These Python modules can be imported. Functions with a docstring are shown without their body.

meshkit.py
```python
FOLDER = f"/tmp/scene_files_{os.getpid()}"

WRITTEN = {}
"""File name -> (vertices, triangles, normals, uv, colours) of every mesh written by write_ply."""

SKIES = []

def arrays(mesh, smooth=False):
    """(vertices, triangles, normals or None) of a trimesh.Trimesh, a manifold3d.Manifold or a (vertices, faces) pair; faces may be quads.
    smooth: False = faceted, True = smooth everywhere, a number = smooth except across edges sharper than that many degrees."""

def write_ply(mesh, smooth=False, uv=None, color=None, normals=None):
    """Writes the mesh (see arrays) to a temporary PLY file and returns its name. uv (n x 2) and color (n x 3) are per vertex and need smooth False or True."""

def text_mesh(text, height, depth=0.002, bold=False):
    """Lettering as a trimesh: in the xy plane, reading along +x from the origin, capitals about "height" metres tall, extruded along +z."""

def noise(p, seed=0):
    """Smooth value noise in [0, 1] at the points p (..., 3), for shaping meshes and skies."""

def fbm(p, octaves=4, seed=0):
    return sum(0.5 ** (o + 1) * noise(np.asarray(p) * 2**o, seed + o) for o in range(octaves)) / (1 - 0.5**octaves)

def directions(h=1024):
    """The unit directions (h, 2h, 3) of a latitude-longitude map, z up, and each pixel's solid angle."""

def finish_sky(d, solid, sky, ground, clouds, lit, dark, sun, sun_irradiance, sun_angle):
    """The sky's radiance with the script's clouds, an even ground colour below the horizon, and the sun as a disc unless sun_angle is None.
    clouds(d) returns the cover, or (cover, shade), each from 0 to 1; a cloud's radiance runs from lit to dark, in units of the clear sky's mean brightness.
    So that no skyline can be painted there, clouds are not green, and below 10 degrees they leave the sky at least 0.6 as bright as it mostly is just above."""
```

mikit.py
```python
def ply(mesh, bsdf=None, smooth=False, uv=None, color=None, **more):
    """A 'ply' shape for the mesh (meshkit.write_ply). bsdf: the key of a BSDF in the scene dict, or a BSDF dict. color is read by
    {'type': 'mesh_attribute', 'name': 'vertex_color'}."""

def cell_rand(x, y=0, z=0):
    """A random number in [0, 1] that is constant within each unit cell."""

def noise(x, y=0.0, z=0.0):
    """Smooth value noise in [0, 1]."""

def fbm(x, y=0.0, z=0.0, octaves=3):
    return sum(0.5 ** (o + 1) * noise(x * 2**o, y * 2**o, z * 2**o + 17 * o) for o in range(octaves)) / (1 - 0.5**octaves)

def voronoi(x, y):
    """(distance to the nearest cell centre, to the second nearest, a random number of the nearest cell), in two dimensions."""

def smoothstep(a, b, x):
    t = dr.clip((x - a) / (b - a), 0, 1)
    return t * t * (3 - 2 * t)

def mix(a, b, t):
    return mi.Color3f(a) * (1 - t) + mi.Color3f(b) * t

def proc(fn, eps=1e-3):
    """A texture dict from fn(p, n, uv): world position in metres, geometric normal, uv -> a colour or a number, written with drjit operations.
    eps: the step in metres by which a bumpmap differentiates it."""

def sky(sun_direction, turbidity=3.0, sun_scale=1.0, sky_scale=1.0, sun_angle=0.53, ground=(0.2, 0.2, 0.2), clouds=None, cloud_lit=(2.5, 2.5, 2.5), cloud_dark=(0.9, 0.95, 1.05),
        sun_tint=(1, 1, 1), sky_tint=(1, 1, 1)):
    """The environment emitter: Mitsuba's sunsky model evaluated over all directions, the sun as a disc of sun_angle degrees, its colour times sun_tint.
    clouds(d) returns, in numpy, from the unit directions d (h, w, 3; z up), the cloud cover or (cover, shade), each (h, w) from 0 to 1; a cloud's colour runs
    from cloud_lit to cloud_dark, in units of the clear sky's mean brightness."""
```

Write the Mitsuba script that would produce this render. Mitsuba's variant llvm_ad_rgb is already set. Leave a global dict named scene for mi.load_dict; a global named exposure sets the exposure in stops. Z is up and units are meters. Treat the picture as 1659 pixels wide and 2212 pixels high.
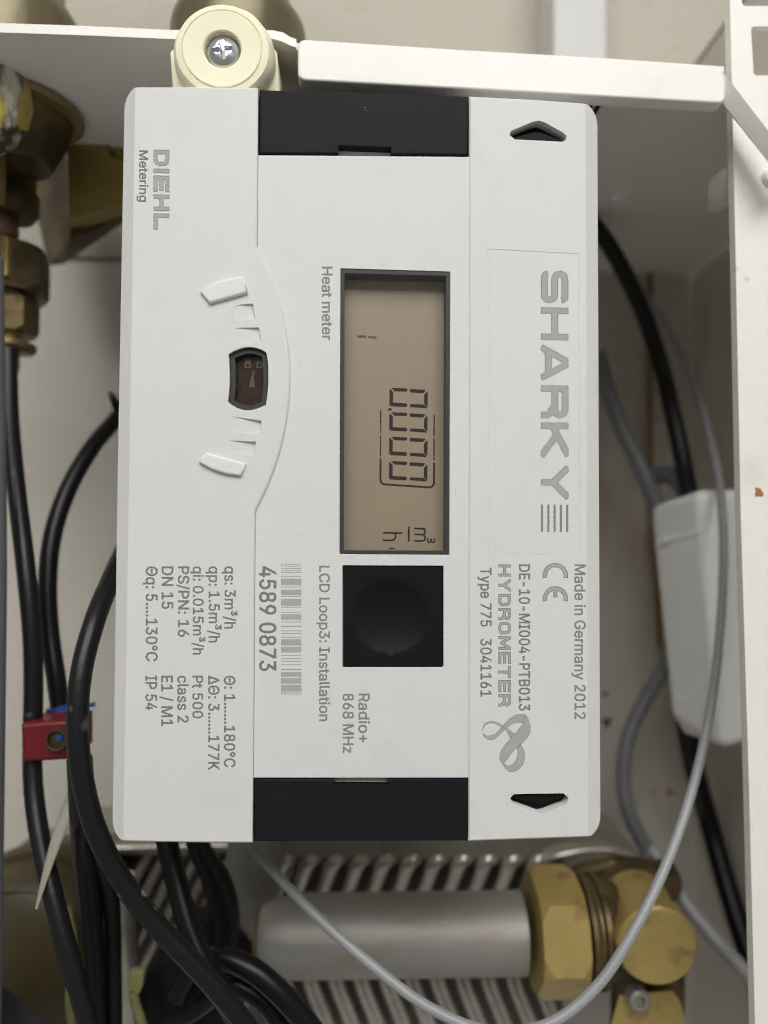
import math, random
import numpy as np, trimesh, manifold3d as m3, shapely.geometry as sg, shapely.ops as so, shapely.affinity as sa
import drjit as dr, mitsuba as mi, mikit, meshkit
from mikit import proc, noise, fbm, smoothstep, mix
T = mi.ScalarTransform4f
rng = np.random.default_rng(7)
random.seed(7)
scene, labels = {}, {}

# ---------------------------------------------------------------- camera, lamp, exposure
exposure = 0.0
EYE = np.array([-0.00151, -0.15488, -0.01533])
RIGHT, UP, FWD = np.array([.9992, -.0389, .0060]), np.array([-.0073, -.0330, .9994]), np.array([.0387, .9987, .0332])
FOCAL, CU, CV = 1664.0, 829.5, 1106.0               # of a survey grid 1659 x 2212
tgt = EYE + FWD
scene['camera'] = {'type': 'thinlens', 'fov': 2*math.degrees(math.atan(CU/FOCAL)), 'fov_axis': 'x', 'near_clip': .005, 'far_clip': 20.0,
                   'aperture_radius': .0017, 'focus_distance': .1545, 'to_world': T().look_at(EYE.tolist(), tgt.tolist(), UP.tolist())}
scene['ceiling_lamp'] = {'type': 'rectangle', 'to_world': T().look_at([.04, -.95, .85], [0, .02, 0], [0, 1, 0]).scale([.65, .35, 1]),
                         'bsdf': {'type': 'diffuse', 'reflectance': {'type': 'rgb', 'value': .6}},
                         'emitter': {'type': 'area', 'radiance': {'type': 'rgb', 'value': [6.65, 6.58, 6.38]}}}
labels['ceiling_lamp'] = {'label': 'white square ceiling lamp above the viewer, lighting the cabinet', 'category': 'lamp'}
scene['room_light'] = {'type': 'constant', 'radiance': {'type': 'rgb', 'value': [.235, .233, .226]}}


def at(u, v, y=0.0):
    """Surveyed grid point (u right, v down) on the vertical plane y millimetres behind the meter's face, as a point in metres."""
    d = RIGHT*(u-CU)/FOCAL - UP*(v-CV)/FOCAL + FWD
    return EYE + d*((y/1000-EYE[1])/d[1])


def px(n, y=0.0):                                   # a length of n grid units at depth y, in metres
    return n*(y/1000-EYE[1])/FOCAL


# ---------------------------------------------------------------- materials
def rgb(*c): return {'type': 'rgb', 'value': list(c) if len(c) > 1 else c[0]}


def pri(name, color, rough=.5, metal=0.0, spec=.5, bump=None, **more):
    b = {'type': 'principled', 'base_color': color if isinstance(color, dict) else rgb(*color), 'roughness': rough if isinstance(rough, dict) else float(rough), 'metallic': float(metal), **more}
    if metal == 0: b['specular'] = float(spec)
    if bump: b = {'type': 'bumpmap', 'arbitrary': proc(bump[0], eps=bump[2]), 'scale': bump[1], 'bsdf': b}
    scene[name] = {'type': 'twosided', 'bsdf': b}


def tint(c, k, s, c2=None):
    """colour c with soft mottling of relative strength k at scale s per metre."""
    return proc(lambda p, n, uv: mix([x*(1-k) for x in c], c2 or [min(1, x*(1+k)) for x in c], fbm(p.x*s, p.y*s, p.z*s, 3)))


grain = lambda s: (lambda p, n, uv: noise(p.x*s, p.y*s, p.z*s))
def cover_colour(p, n, uv):
    a = mix((.622, .628, .618), (.652, .65, .628), fbm(p.x*45, p.y*45, p.z*45, 3))
    smear = smoothstep(.55, .8, fbm(p.x*190+2, p.y*190, p.z*120, 4))*smoothstep(.45, .7, fbm(p.x*28+7, p.y*28, p.z*28, 2))
    fleck = smoothstep(.93, .97, noise(p.x*950, p.y*950, p.z*950))*smoothstep(.6, .75, noise(p.x*60+3, p.y*60, p.z*60))
    return mix(mix(a, (.52, .50, .46), smear*.2), (.30, .28, .25), fleck*.35)


pri('white_plastic', proc(cover_colour), .55, spec=.4, bump=(grain(2600), 4e-5, 1e-4))
pri('raised_white', tint((.70, .70, .68), .02, 200), .5, spec=.4)
pri('black_plastic', tint((.0105, .011, .0135), .12, 300), .55, spec=.12, bump=(grain(3000), 4e-5, 1e-4))
pri('button_rubber', tint((.005, .0052, .0065), .1, 300), .45, spec=.2)
pri('hook_plastic', (.007, .007, .008), .6, spec=.15)
pri('ink', tint((.185, .185, .19), .10, 900), .7, spec=.2)
pri('ink_light', tint((.375, .375, .375), .06, 900), .7, spec=.2)
pri('ink_pale', tint((.225, .225, .228), .06, 900), .7, spec=.2)
pri('bezel', (.036, .037, .039), .5, spec=.35)
pri('screen', tint((.285, .222, .150), .05, 60), .38, spec=.6)
pri('liquid', (.018, .012, .010), .6, spec=.2)
pri('liquid_faint', (.10, .075, .055), .6, spec=.2)
scene['pane'] = {'type': 'thindielectric', 'int_ior': 1.45}
pri('eye_lens', tint((.035, .020, .013), .35, 700), .18, spec=.6)
pri('eye_pad', (.085, .06, .04), .4)
pri('cream_knob', tint((.82, .78, .58), .05, 150), .5, spec=.35, bump=(grain(900), 3e-5, 2e-4))
pri('zinc', tint((.66, .68, .71), .12, 500), .3, metal=1)
def enamel_colour(p, n, uv):
    a = mix((.755, .742, .695), (.79, .775, .725), fbm(p.x*60, p.y*60, p.z*60, 3))
    grime = smoothstep(.58, .85, fbm(p.x*110+1, p.y*110, p.z*50, 4))
    chip = smoothstep(.88, .93, noise(p.x*420, p.y*420, p.z*420))*smoothstep(.55, .7, noise(p.x*70+9, p.y*70, p.z*70))
    return mix(mix(a, (.60, .55, .46), grime*.4), (.42, .34, .24), chip*.3)


pri('enamel', proc(enamel_colour), .38, spec=.5, bump=(grain(500), 1.5e-5, 3e-4))
pri('shelf_paint', tint((.80, .785, .755), .04, 40), .5, spec=.4)


def wall_colour(p, n, uv):
    a = mix((.42, .385, .32), (.48, .445, .375), fbm(p.x*25, p.y*25, p.z*25, 4))
    spots = smoothstep(.80, .90, noise(p.x*170, p.y*170, p.z*170))
    return mix(a, (.34, .22, .13), spots*.12)


pri('wall_paint', proc(wall_colour), .6, spec=.3, bump=(grain(200), 5e-5, 5e-4))


def inner_colour(p, n, uv):
    a = mix((.50, .46, .405), (.58, .545, .49), fbm(p.x*30, p.y*30, p.z*12, 4))
    rust = smoothstep(.62, .82, fbm(p.x*70+3, p.y*70, p.z*16, 3))
    return mix(a, (.33, .22, .14), rust*.35)


pri('inner_paint', proc(inner_colour), .55, spec=.35)
pri('strip_white', (.52, .52, .51), .5)


def brass_colour(p, n, uv):
    a = mix((.40, .29, .095), (.50, .38, .135), fbm(p.x*120, p.y*120, p.z*120, 4))
    t = smoothstep(.55, .85, fbm(p.x*260+9, p.y*260, p.z*260, 3))
    return mix(a, (.26, .165, .075), t*.75)


def old_brass_colour(p, n, uv):
    a = mix((.22, .17, .075), (.31, .245, .11), fbm(p.x*60, p.y*60, p.z*60, 4))
    t = smoothstep(.5, .85, fbm(p.x*160+5, p.y*160, p.z*160, 3))
    return mix(a, (.15, .105, .06), t*.5)


pri('brass', proc(brass_colour), .36, metal=.4, bump=(grain(700), 4e-5, 2e-4))
pri('old_brass', proc(old_brass_colour), .42, metal=.45, bump=(grain(450), 1e-4, 3e-4))
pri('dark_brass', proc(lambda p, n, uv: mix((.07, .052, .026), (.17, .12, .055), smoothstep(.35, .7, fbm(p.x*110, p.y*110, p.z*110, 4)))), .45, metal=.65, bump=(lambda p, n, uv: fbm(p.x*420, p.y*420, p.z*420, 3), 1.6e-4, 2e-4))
pri('nut_brass', proc(lambda p, n, uv: mix((.10, .085, .045), (.19, .16, .09), fbm(p.x*70, p.y*70, p.z*40, 4))), .35, metal=.4, bump=(grain(420), 1e-4, 3e-4))
pri('lit_brass', proc(lambda p, n, uv: mix((.25, .18, .05), (.34, .25, .08), fbm(p.x*70, p.y*70, p.z*70, 4))), .42, metal=.4, bump=(grain(420), 1e-4, 3e-4))  # lighter copy of the valve brass, for its lit face
pri('copper', tint((.30, .19, .13), .2, 200), .5, metal=.7)
def pipe_colour(p, n, uv):
    a = mix((.30, .29, .265), (.40, .385, .35), fbm(p.x*35, p.y*160, p.z*160, 4))
    stain = smoothstep(.55, .8, fbm(p.x*60+4, p.y*120, p.z*120, 4))
    return mix(a, (.34, .25, .19), stain*.45)


pri('steel', proc(pipe_colour), .54, metal=.55, bump=(lambda p, n, uv: fbm(p.x*90, p.y*900, p.z*900, 3), 7e-5, 2e-4))
pri('sheet_metal', tint((.44, .43, .37), .12, 90), .36, metal=.75)
pri('fin_steel', tint((.60, .555, .49), .22, 180), .27, metal=.7)
pri('ridge_steel', tint((.13, .118, .10), .2, 120), .4, metal=.3)
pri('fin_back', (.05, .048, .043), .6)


def hemp(p, n, uv):
    s = fbm(p.x*420+p.z*60, p.y*300, p.z*70, 4)
    a = mix((.05, .045, .03), (.62, .58, .48), smoothstep(.42, .66, s))
    return mix(a, (.50, .40, .10), smoothstep(.55, .7, noise(p.x*330, p.y*200+4, p.z*50)))


pri('hemp_joint', proc(hemp), .25, spec=.7, bump=(lambda p, n, uv: fbm(p.x*300+p.z*420, p.y*300, p.z*200, 3), 7e-4, 2e-4))


def cable_black(p, n, uv):
    sc = smoothstep(.80, .9, noise(p.x*430, p.y*430, p.z*260))*smoothstep(.5, .65, fbm(p.x*90, p.y*90, p.z*60, 2))
    return mix((.008, .008, .009), (.22, .22, .21), sc*.9)


pri('cable_black', proc(cable_black), .34, spec=.32, bump=(grain(900), 3e-5, 2e-4))
pri('cable_dark', (.005, .005, .006), .34, spec=.28)
pri('cable_grey', tint((.27, .275, .285), .06, 120), .38, spec=.5)
pri('cable_dull', tint((.125, .13, .14), .08, 80), .45)
pri('cable_ochre', tint((.20, .115, .03), .2, 100), .5)
pri('box_white', tint((.82, .825, .82), .03, 70), .42, spec=.5)
pri('red_rubber', tint((.12, .004, .009), .1, 300), .4)
pri('blue_tape', (.014, .05, .20), .4)
pri('tie_nylon', (.22, .20, .155), .45)
pri('yellow_green', tint((.19, .195, .075), .2, 200), .45)
pri('pump_olive', tint((.050, .038, .015), .35, 70), .5, spec=.5)
pri('dark_box', (.012, .013, .016), .5)
pri('joint', tint((.05, .042, .036), .3, 100), .8)
pri('rust', (.34, .16, .05), .8)

# ---------------------------------------------------------------- helpers
count = {}


def key_for(name, parent=None):
    full = f'{parent}__{name}' if parent else name
    n = count.get(full, 0)
    count[full] = n+1
    return full if n == 0 else f'{full}_{n:03d}'


def obj(name, mesh, mat, parent=None, smooth=35, **tags):
    k = key_for(name, parent)
    if isinstance(mesh, (list, tuple)) and len(mesh) and isinstance(mesh[0], trimesh.Trimesh): mesh = trimesh.util.concatenate(mesh)
    if isinstance(mesh, m3.Manifold):
        q = mesh.to_mesh()
        mesh = trimesh.Trimesh(np.array(q.vert_properties)[:, :3], np.array(q.tri_verts), process=False)
    scene[k] = mikit.ply(mesh, mat, smooth=smooth)
    if tags: labels[k] = tags
    return k


def thing(name, label, category, group=None):
    k = key_for(name)
    labels[k] = {'label': label, 'category': category, **({'group': group} if group else {})}
    return k


def man(mesh):
    return m3.Manifold(m3.Mesh(np.asarray(mesh.vertices, np.float32), np.asarray(mesh.faces, np.uint32)))


def hull(points):
    return m3.Manifold.hull_points(np.asarray(points, float))


def poly(pts, y):                                   # grid points -> shapely polygon (x, z) on the plane y
    return sg.Polygon([(p[0], p[2]) for p in (at(u, v, y) for u, v in pts)])


def slab(shape, y0, y1):                            # (x, z) polygon extruded in depth from y0 to y1 (millimetres)
    parts = []
    for g in getattr(shape, 'geoms', [shape]):
        if g.is_empty or g.area < 1e-12: continue
        m = trimesh.creation.extrude_polygon(sg.polygon.orient(g), (y1-y0)/1000, engine='earcut')
        v = m.vertices
        m.vertices = np.stack([v[:, 0], y1/1000 - v[:, 2], v[:, 1]], 1)
        parts.append(m)
    return trimesh.util.concatenate(parts)


def smooth_poly(shape, r, seg=6):                   # rounds every corner, convex and concave
    return shape.buffer(-r, quad_segs=seg).buffer(2*r, quad_segs=seg).buffer(-r, quad_segs=seg)


def bevel_hull(shape, y0, y1, b, steps=4):          # convex slab whose front edge is rounded by b metres
    pts = []
    for k in range(steps+1):
        a = math.pi/2*k/steps
        q = shape.buffer(-b*(1-math.sin(a)), join_style=1, quad_segs=4) if k < steps else shape
        pts += [(x, y0/1000+b*(1-math.cos(a)), z) for x, z in q.exterior.coords]
    pts += [(x, y1/1000, z) for x, z in shape.exterior.coords]
    return hull(pts)


def spline(points, n=14):
    P = np.asarray(points, float)
    P = np.vstack([2*P[0]-P[1], P, 2*P[-1]-P[-2]])
    out = []
    for i in range(1, len(P)-2):
        d = [max(np.linalg.norm(P[j+1]-P[j])**.5, 1e-9) for j in (i-1, i, i+1)]
        t0, t1 = 0, d[0]; t2 = t1+d[1]; t3 = t2+d[2]
        for t in np.linspace(t1, t2, n, endpoint=False):
            a1 = (t1-t)/(t1-t0)*P[i-1]+(t-t0)/(t1-t0)*P[i]
            a2 = (t2-t)/(t2-t1)*P[i]+(t-t1)/(t2-t1)*P[i+1]
            a3 = (t3-t)/(t3-t2)*P[i+1]+(t-t2)/(t3-t2)*P[i+2]
            b1 = (t2-t)/(t2-t0)*a1+(t-t0)/(t2-t0)*a2
            b2 = (t3-t)/(t3-t1)*a2+(t-t1)/(t3-t1)*a3
            out.append((t2-t)/(t2-t1)*b1+(t-t1)/(t2-t1)*b2)
    return np.array(out+[P[-2]])


def sweep(path, r, seg=18, flat=1.0):
    """A round bar along the path; r a radius in metres or one per point."""
    path = np.asarray(path, float)
    r = np.broadcast_to(r, len(path)) if np.ndim(r) == 0 else np.interp(np.linspace(0, 1, len(path)), np.linspace(0, 1, len(r)), r)
    t = np.gradient(path, axis=0)
    t /= np.linalg.norm(t, axis=1, keepdims=True)
    a = np.cross(t[0], [0, 1, 0] if abs(t[0][1]) < .9 else [1, 0, 0])
    V, F = [], []
    ang = np.arange(seg)*2*math.pi/seg
    for i in range(len(path)):
        a = a-t[i]*a.dot(t[i])
        a /= np.linalg.norm(a)
        b = np.cross(t[i], a)
        V.append(path[i]+r[i]*(np.cos(ang)[:, None]*a+flat*np.sin(ang)[:, None]*b))
    n = len(path)
    for i in range(n-1):
        for j in range(seg):
            k = (j+1) % seg
            F += [(i*seg+j, i*seg+k, (i+1)*seg+k), (i*seg+j, (i+1)*seg+k, (i+1)*seg+j)]
    V = np.vstack(V+[path[:1], path[-1:]])
    c0, c1 = n*seg, n*seg+1
    for j in range(seg):
        k = (j+1) % seg
        F += [(c0, k, j), (c1, (n-1)*seg+j, (n-1)*seg+k)]
    m = trimesh.Trimesh(V, F, process=False)
    m.fix_normals()
    return m


def tube(pts, r, n=14, seg=18):                     # pts: (u, v, y)
    return sweep(spline([at(*p) for p in pts], n), r, seg)


def lathe(profile, origin, axis, seg=48, waves=None, wave_from=0.0):
    """profile: (radius, height) in metres, from the axis and back to it; waves(angle) scales the radius."""
    w = np.asarray(axis, float)/np.linalg.norm(axis)
    a = np.cross(w, [0, 0, 1] if abs(w[2]) < .9 else [1, 0, 0]); a /= np.linalg.norm(a)
    b = np.cross(w, a)
    ang = np.arange(seg)*2*math.pi/seg
    k = np.ones(seg) if waves is None else np.array([waves(x) for x in ang])
    V = [np.asarray(origin)+w*h+(r*(k if r > wave_from else k*0+1))[:, None]*(np.cos(ang)[:, None]*a+np.sin(ang)[:, None]*b) for r, h in profile]
    F = []
    for i in range(len(profile)-1):
        for j in range(seg):
            l = (j+1) % seg
            F += [(i*seg+j, i*seg+l, (i+1)*seg+l), (i*seg+j, (i+1)*seg+l, (i+1)*seg+j)]
    m = trimesh.Trimesh(np.vstack(V), F, process=True)
    m.update_faces(m.nondegenerate_faces())
    m.fix_normals()
    return m


def hexnut(center, axis, r, length, flat_to, chamfer=.18):
    """A hexagon nut: prism cut by a cone at both ends, one flat turned towards flat_to."""
    w = np.asarray(axis, float)/np.linalg.norm(axis)
    f = np.asarray(flat_to, float); f -= w*f.dot(w); f /= np.linalg.norm(f)
    g = np.cross(w, f)
    pts = [np.asarray(center)+w*s*length/2+r*(math.cos(t)*f+math.sin(t)*g) for s in (-1, 1) for t in (np.arange(6)+.5)*math.pi/3]
    cone = lathe([(0, -length/2), (r*.90, -length/2), (r*1.02, -length/2+r*chamfer), (r*1.02, length/2-r*chamfer), (r*.90, length/2), (0, length/2)], center, w, 64)
    return hull(pts) ^ man(cone)


def ball(c, r, n=2):
    m = trimesh.creation.icosphere(n, r)
    m.apply_translation(c)
    return m


def hull_spheres(pts, r):
    return hull(np.vstack([ball(p, r if np.ndim(r) == 0 else r[i]).vertices for i, p in enumerate(pts)]))


# ---------------------------------------------------------------- the cabinet around it
SHELF_Z = .0865
YB = 135.0                                          # the back of the recess
zj = at(700, 570, YB)[2]
obj('back_wall', [trimesh.creation.box(bounds=[(-.30, .135, -.45), (.128, .150, zj-.0008)])], 'inner_paint', kind='structure', label='grey beige back panel of the cabinet recess below the shelf')
obj('upper_wall', [trimesh.creation.box(bounds=[(-.40, .1345, zj+.0008), (.45, .150, .60)])], 'wall_paint', kind='structure', label='cream wall behind the cabinet above the shelf')
obj('wall_joint', [trimesh.creation.box(bounds=[(-.30, .136, zj-.0009), (.128, .149, zj+.0009)])], 'joint', kind='structure')
obj('side_wall', [trimesh.creation.box(bounds=[(.128, .013, -.45), (.132, .135, .1655)])], 'inner_paint', kind='structure', label='shaded right inner side of the cabinet recess')
# dark gap between the side wall and the panel above it
obj('wall_joint', [trimesh.creation.box(bounds=[(.1285, .02, .1655), (.134, .1345, .1680)])], 'joint', kind='structure')

shelf = thing('shelf', 'white painted metal shelf with folded front lip above the meter', 'shelf')
top = [(-60, 57), (0, 60), (180, 66), (370, 75), (560, 74), (592, 76), (612, 80), (628, 90), (645, 96), (1000, 111), (1300, 128), (1562, 146)]
bot = [(1562, 163), (1300, 145), (1000, 128), (650, 113), (628, 106), (610, 97), (592, 92), (560, 91), (370, 92), (180, 84), (0, 78), (-60, 75)]
band = poly(top+bot, 9)
obj('plate', slab(band, 8.6, 134.3), 'shelf_paint', shelf, smooth=30)
ext = [at(u, v, 9) for u, v in ((1555, 146), (1562, 146), (1562, 163), (1555, 163))]
ext_s = sg.Polygon([(ext[0][0], ext[0][2]), (.1272, ext[1][2]-.0005), (.1272, ext[2][2]-.0005), (ext[3][0], ext[3][2])])
obj('plate', slab(ext_s, 15.5, 134.0), 'shelf_paint', shelf, smooth=30)
obj('front_edge', slab(band.intersection(sg.box(-.2, 0, at(640, 90, 9)[0], .2)).buffer(.0001), 7.6, 8.6), 'enamel', shelf)
lip = smooth_poly(poly([(643, 83), (900, 100), (1250, 123), (1525, 140), (1552, 147), (1568, 166), (1568, 223), (1540, 222), (1250, 206), (900, 186), (643, 172)], 4), .0016)
lipm = bevel_hull(lip, 4, 7.4, .0005)
obj('lip', lipm, 'enamel', shelf)
a0, a1, b0, b1 = (1560, 153), (1700, 335), (1562, 224), (1700, 398)
obj('return_lip', hull([at(*a0, 4.3), at(*a1, 1), at(*b0, 6.0), at(*b1, 3.3), at(*a0, 7), at(*a1, 4), at(1562, 228, 10), at(1700, 402, 8)]), 'enamel', shelf, label='slanted white end of the lip bent down to the right')
pl = at(1340, 428, 70)
obj('glint_bump', lathe([(0, -.0012), (.002, -.0012), (.0028, -.0004), (.003, .001), (0, .001)], (pl[0], pl[1], pl[2]), (0, 0, 1), 32), 'box_white', shelf)  # white disc stands for the glossy reflection on a bump under the shelf
# barcode sticker under the shelf behind the lip
q0, q1 = at(1118, 214, 20), at(1306, 224, 20)
stick = []
x = q0[0]
zl = lambda x: np.interp(x, [at(u, v, 9)[0] for u, v in bot[::-1]], [at(u, v, 9)[2] for u, v in bot[::-1]])-.00025
while x < q1[0]:
    w_ = random.choice([.0004, .0006, .001])
    stick.append(trimesh.creation.box(bounds=[(x, .014, zl(x)-.0002), (x+w_, .034, zl(x))]))
    x += w_+random.choice([.0005, .0008])
obj('barcode', stick, 'black_plastic', shelf, kind='stuff', label='black barcode print on the underside of the shelf')

duct = thing('duct', 'pale grey vertical duct on the cream wall above the shelf', 'duct')
obj('body', bevel_hull(poly([(1196, -200), (1311, -200), (1311, 330), (1196, 330)], 110), 110, 134, .001), 'strip_white', duct)

rail = thing('cabinet_frame', 'cream white upright front frame of the cabinet at the right, with cut-outs near the top', 'frame')
fr = poly([(1574, -120), (1588, 500), (1600, 1106), (1618, 1700), (1634, 2330), (1900, 2330), (1900, -120)], 12)
h1 = smooth_poly(poly([(1622, 57), (1800, 57), (1800, 163), (1628, 163)], 12), .0008)
h0 = smooth_poly(poly([(1601, -90), (1800, -90), (1800, 13), (1603, 13)], 12), .0008)
obj('panel', slab(fr.difference(h1).difference(h0), 12, 13.4), 'enamel', rail)
obj('fold', slab(fr.buffer(-.0002).intersection(poly([(1560, -120), (1578, -120), (1638, 2330), (1610, 2330)], 12)), 13.4, 15.0), 'enamel', rail)
obj('clip', bevel_hull(poly([(1563, 362), (1606, 362), (1606, 427), (1563, 427)], 26), 26, 34, .0006), 'enamel', rail)
c = at(1668, 385, 12)
obj('rivet', lathe([(0, -.0012), (.0018, -.001), (.0026, 0), (.0026, .0004), (0, .0004)], c, (0, 1, 0), 24), 'enamel', rail)
for (u, v, r) in ((1640, 1065, 9), (1636, 1058, 5)):
    c = at(u, v, 12)
    obj('rust_spot', lathe([(0, -.0002), (px(r), -.00015), (px(r)*1.2, .0001), (0, .0001)], c, (0, 1, 0), 20, lambda t: 1+.2*math.sin(3*t+u)), 'rust', rail)

for (u, v, r) in ((1447, 1712, 7), (1412, 1714, 4), (1311, 1560, 8), (1308, 1500, 5), (1420, 905, 4)):
    c = at(u, v, 134.9)
    obj('stain', lathe([(0, -.0002), (px(r, 135), -.00015), (px(r, 135)*1.25, .0001), (0, .0001)], c, (0, 1, 0), 20, lambda t: 1+.3*math.sin(3*t+u)+.15*math.sin(7*t)), 'joint' if u < 1320 else 'rust', 'back_wall')

# ---------------------------------------------------------------- pipe work above the shelf
for uc, rf, rn, vf, lab in ((12, 152, 118, 24, 'dark brass pipe nut above the shelf in the top left corner'), (516, 147, 108, 42, 'dark brass pipe nut above the shelf behind the cream knob')):
    yy = 45
    nut = thing('pipe_nut', lab, 'pipe nut', 'brass pipe nuts above the shelf')
    o = at(uc, 150, yy)
    k = px(1, yy)
    hz = lambda v: (150-v)*k
    obj('flange', lathe([(0, 0), (rf*k, 0), (rf*k, hz(vf+45)), ((rf-4)*k, hz(vf+20)), ((rf-16)*k, hz(vf)), (rn*k*1.06, hz(vf-16)), (rn*k, hz(vf-20)), (0, hz(vf-20))], o, (0, 0, 1), 40), 'nut_brass', nut)
    obj('neck', lathe([(0, 0), (rn*k, 0), (rn*k, .02), (rn*k*.8, .03), (rn*k*.8, .09), (0, .09)], o+[0, 0, hz(vf-20)], (0, 0, 1), 12), 'nut_brass', nut, smooth=20)

# ---------------------------------------------------------------- knob
knob = thing('knob', 'cream plastic knob with a cross-head screw above the meter', 'knob')
c = at(480, 106, 1.2)
lob = lambda t: 1+.018*(abs(math.sin(5*t+.3))**.6-.6)
R = px(112, 1.2)
obj('wheel', lathe([(0, .0022), (.0038, .0022), (.0038, .0003), (.0041, 0), (px(85.5), -.0002), (px(86.5), .0003), (px(88), .00035), (px(89.5), -.00005), (R*.90, .0002), (R*.945, .0009), (R*.985, .0020), (R, .0034), (R, .012), (0, .012)], c, (0, 1, 0), 108, lob, R*.94), 'cream_knob', knob)
lug = so.unary_union([sg.Point(c[0], c[2]).buffer(R*.98, quad_segs=24), poly([(366, 110), (598, 110), (607, 205), (372, 205)], 6)]).convex_hull
obj('lug', bevel_hull(lug, 6, 24, .0008), 'cream_knob', knob)
scr = man(lathe([(0, -.0002), (.0020, .0000), (.0031, .0007), (.0035, .0016), (.0035, .004), (0, .004)], c, (0, 1, 0), 48))
for a in (0.12, 0.12+math.pi/2):
    ca, sa_ = math.cos(a), math.sin(a)
    wedge = [(x_*lx, y_, z_*lz) for y_, lx, lz in ((-.0012, .0024, .00062), (.0004, .0020, .00045), (.0030, .0006, .00012)) for x_ in (-1, 1) for z_ in (-1, 1)]
    scr -= hull([(c[0]+x_*ca-z_*sa_, c[1]+y_, c[2]+x_*sa_+z_*ca) for x_, y_, z_ in wedge])
for a in (.12+math.pi/4, .12-math.pi/4):
    bl = trimesh.creation.box((.0030, .0007, .0003))
    bl.apply_transform(trimesh.transformations.rotation_matrix(a, (0, 1, 0)))
    bl.apply_translation(c)
    scr -= man(bl)
obj('screw', scr, 'zinc', knob, smooth=30, label='shiny zinc cross-head screw in the knob')

# ---------------------------------------------------------------- the meter
meter = thing('heat_meter', 'light grey heat meter with black end clips and a brown display reading 0.000', 'heat meter')
outline = smooth_poly(poly([(265, 192), (420, 192), (565, 194), (1010, 208), (1150, 215), (1297, 226), (1300, 1000), (1304, 1807), (1150, 1812), (1010, 1817), (548, 1818), (400, 1817), (238, 1814), (250, 1000)], 0), .0033, 8).convex_hull
hs = man(slab(outline.buffer(-.0016), 3.5, 40))-man(slab(poly([(720, 570), (985, 570), (985, 1210), (720, 1210)], 0), 3, 8))
obj('housing', hs, 'white_plastic', meter)


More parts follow.
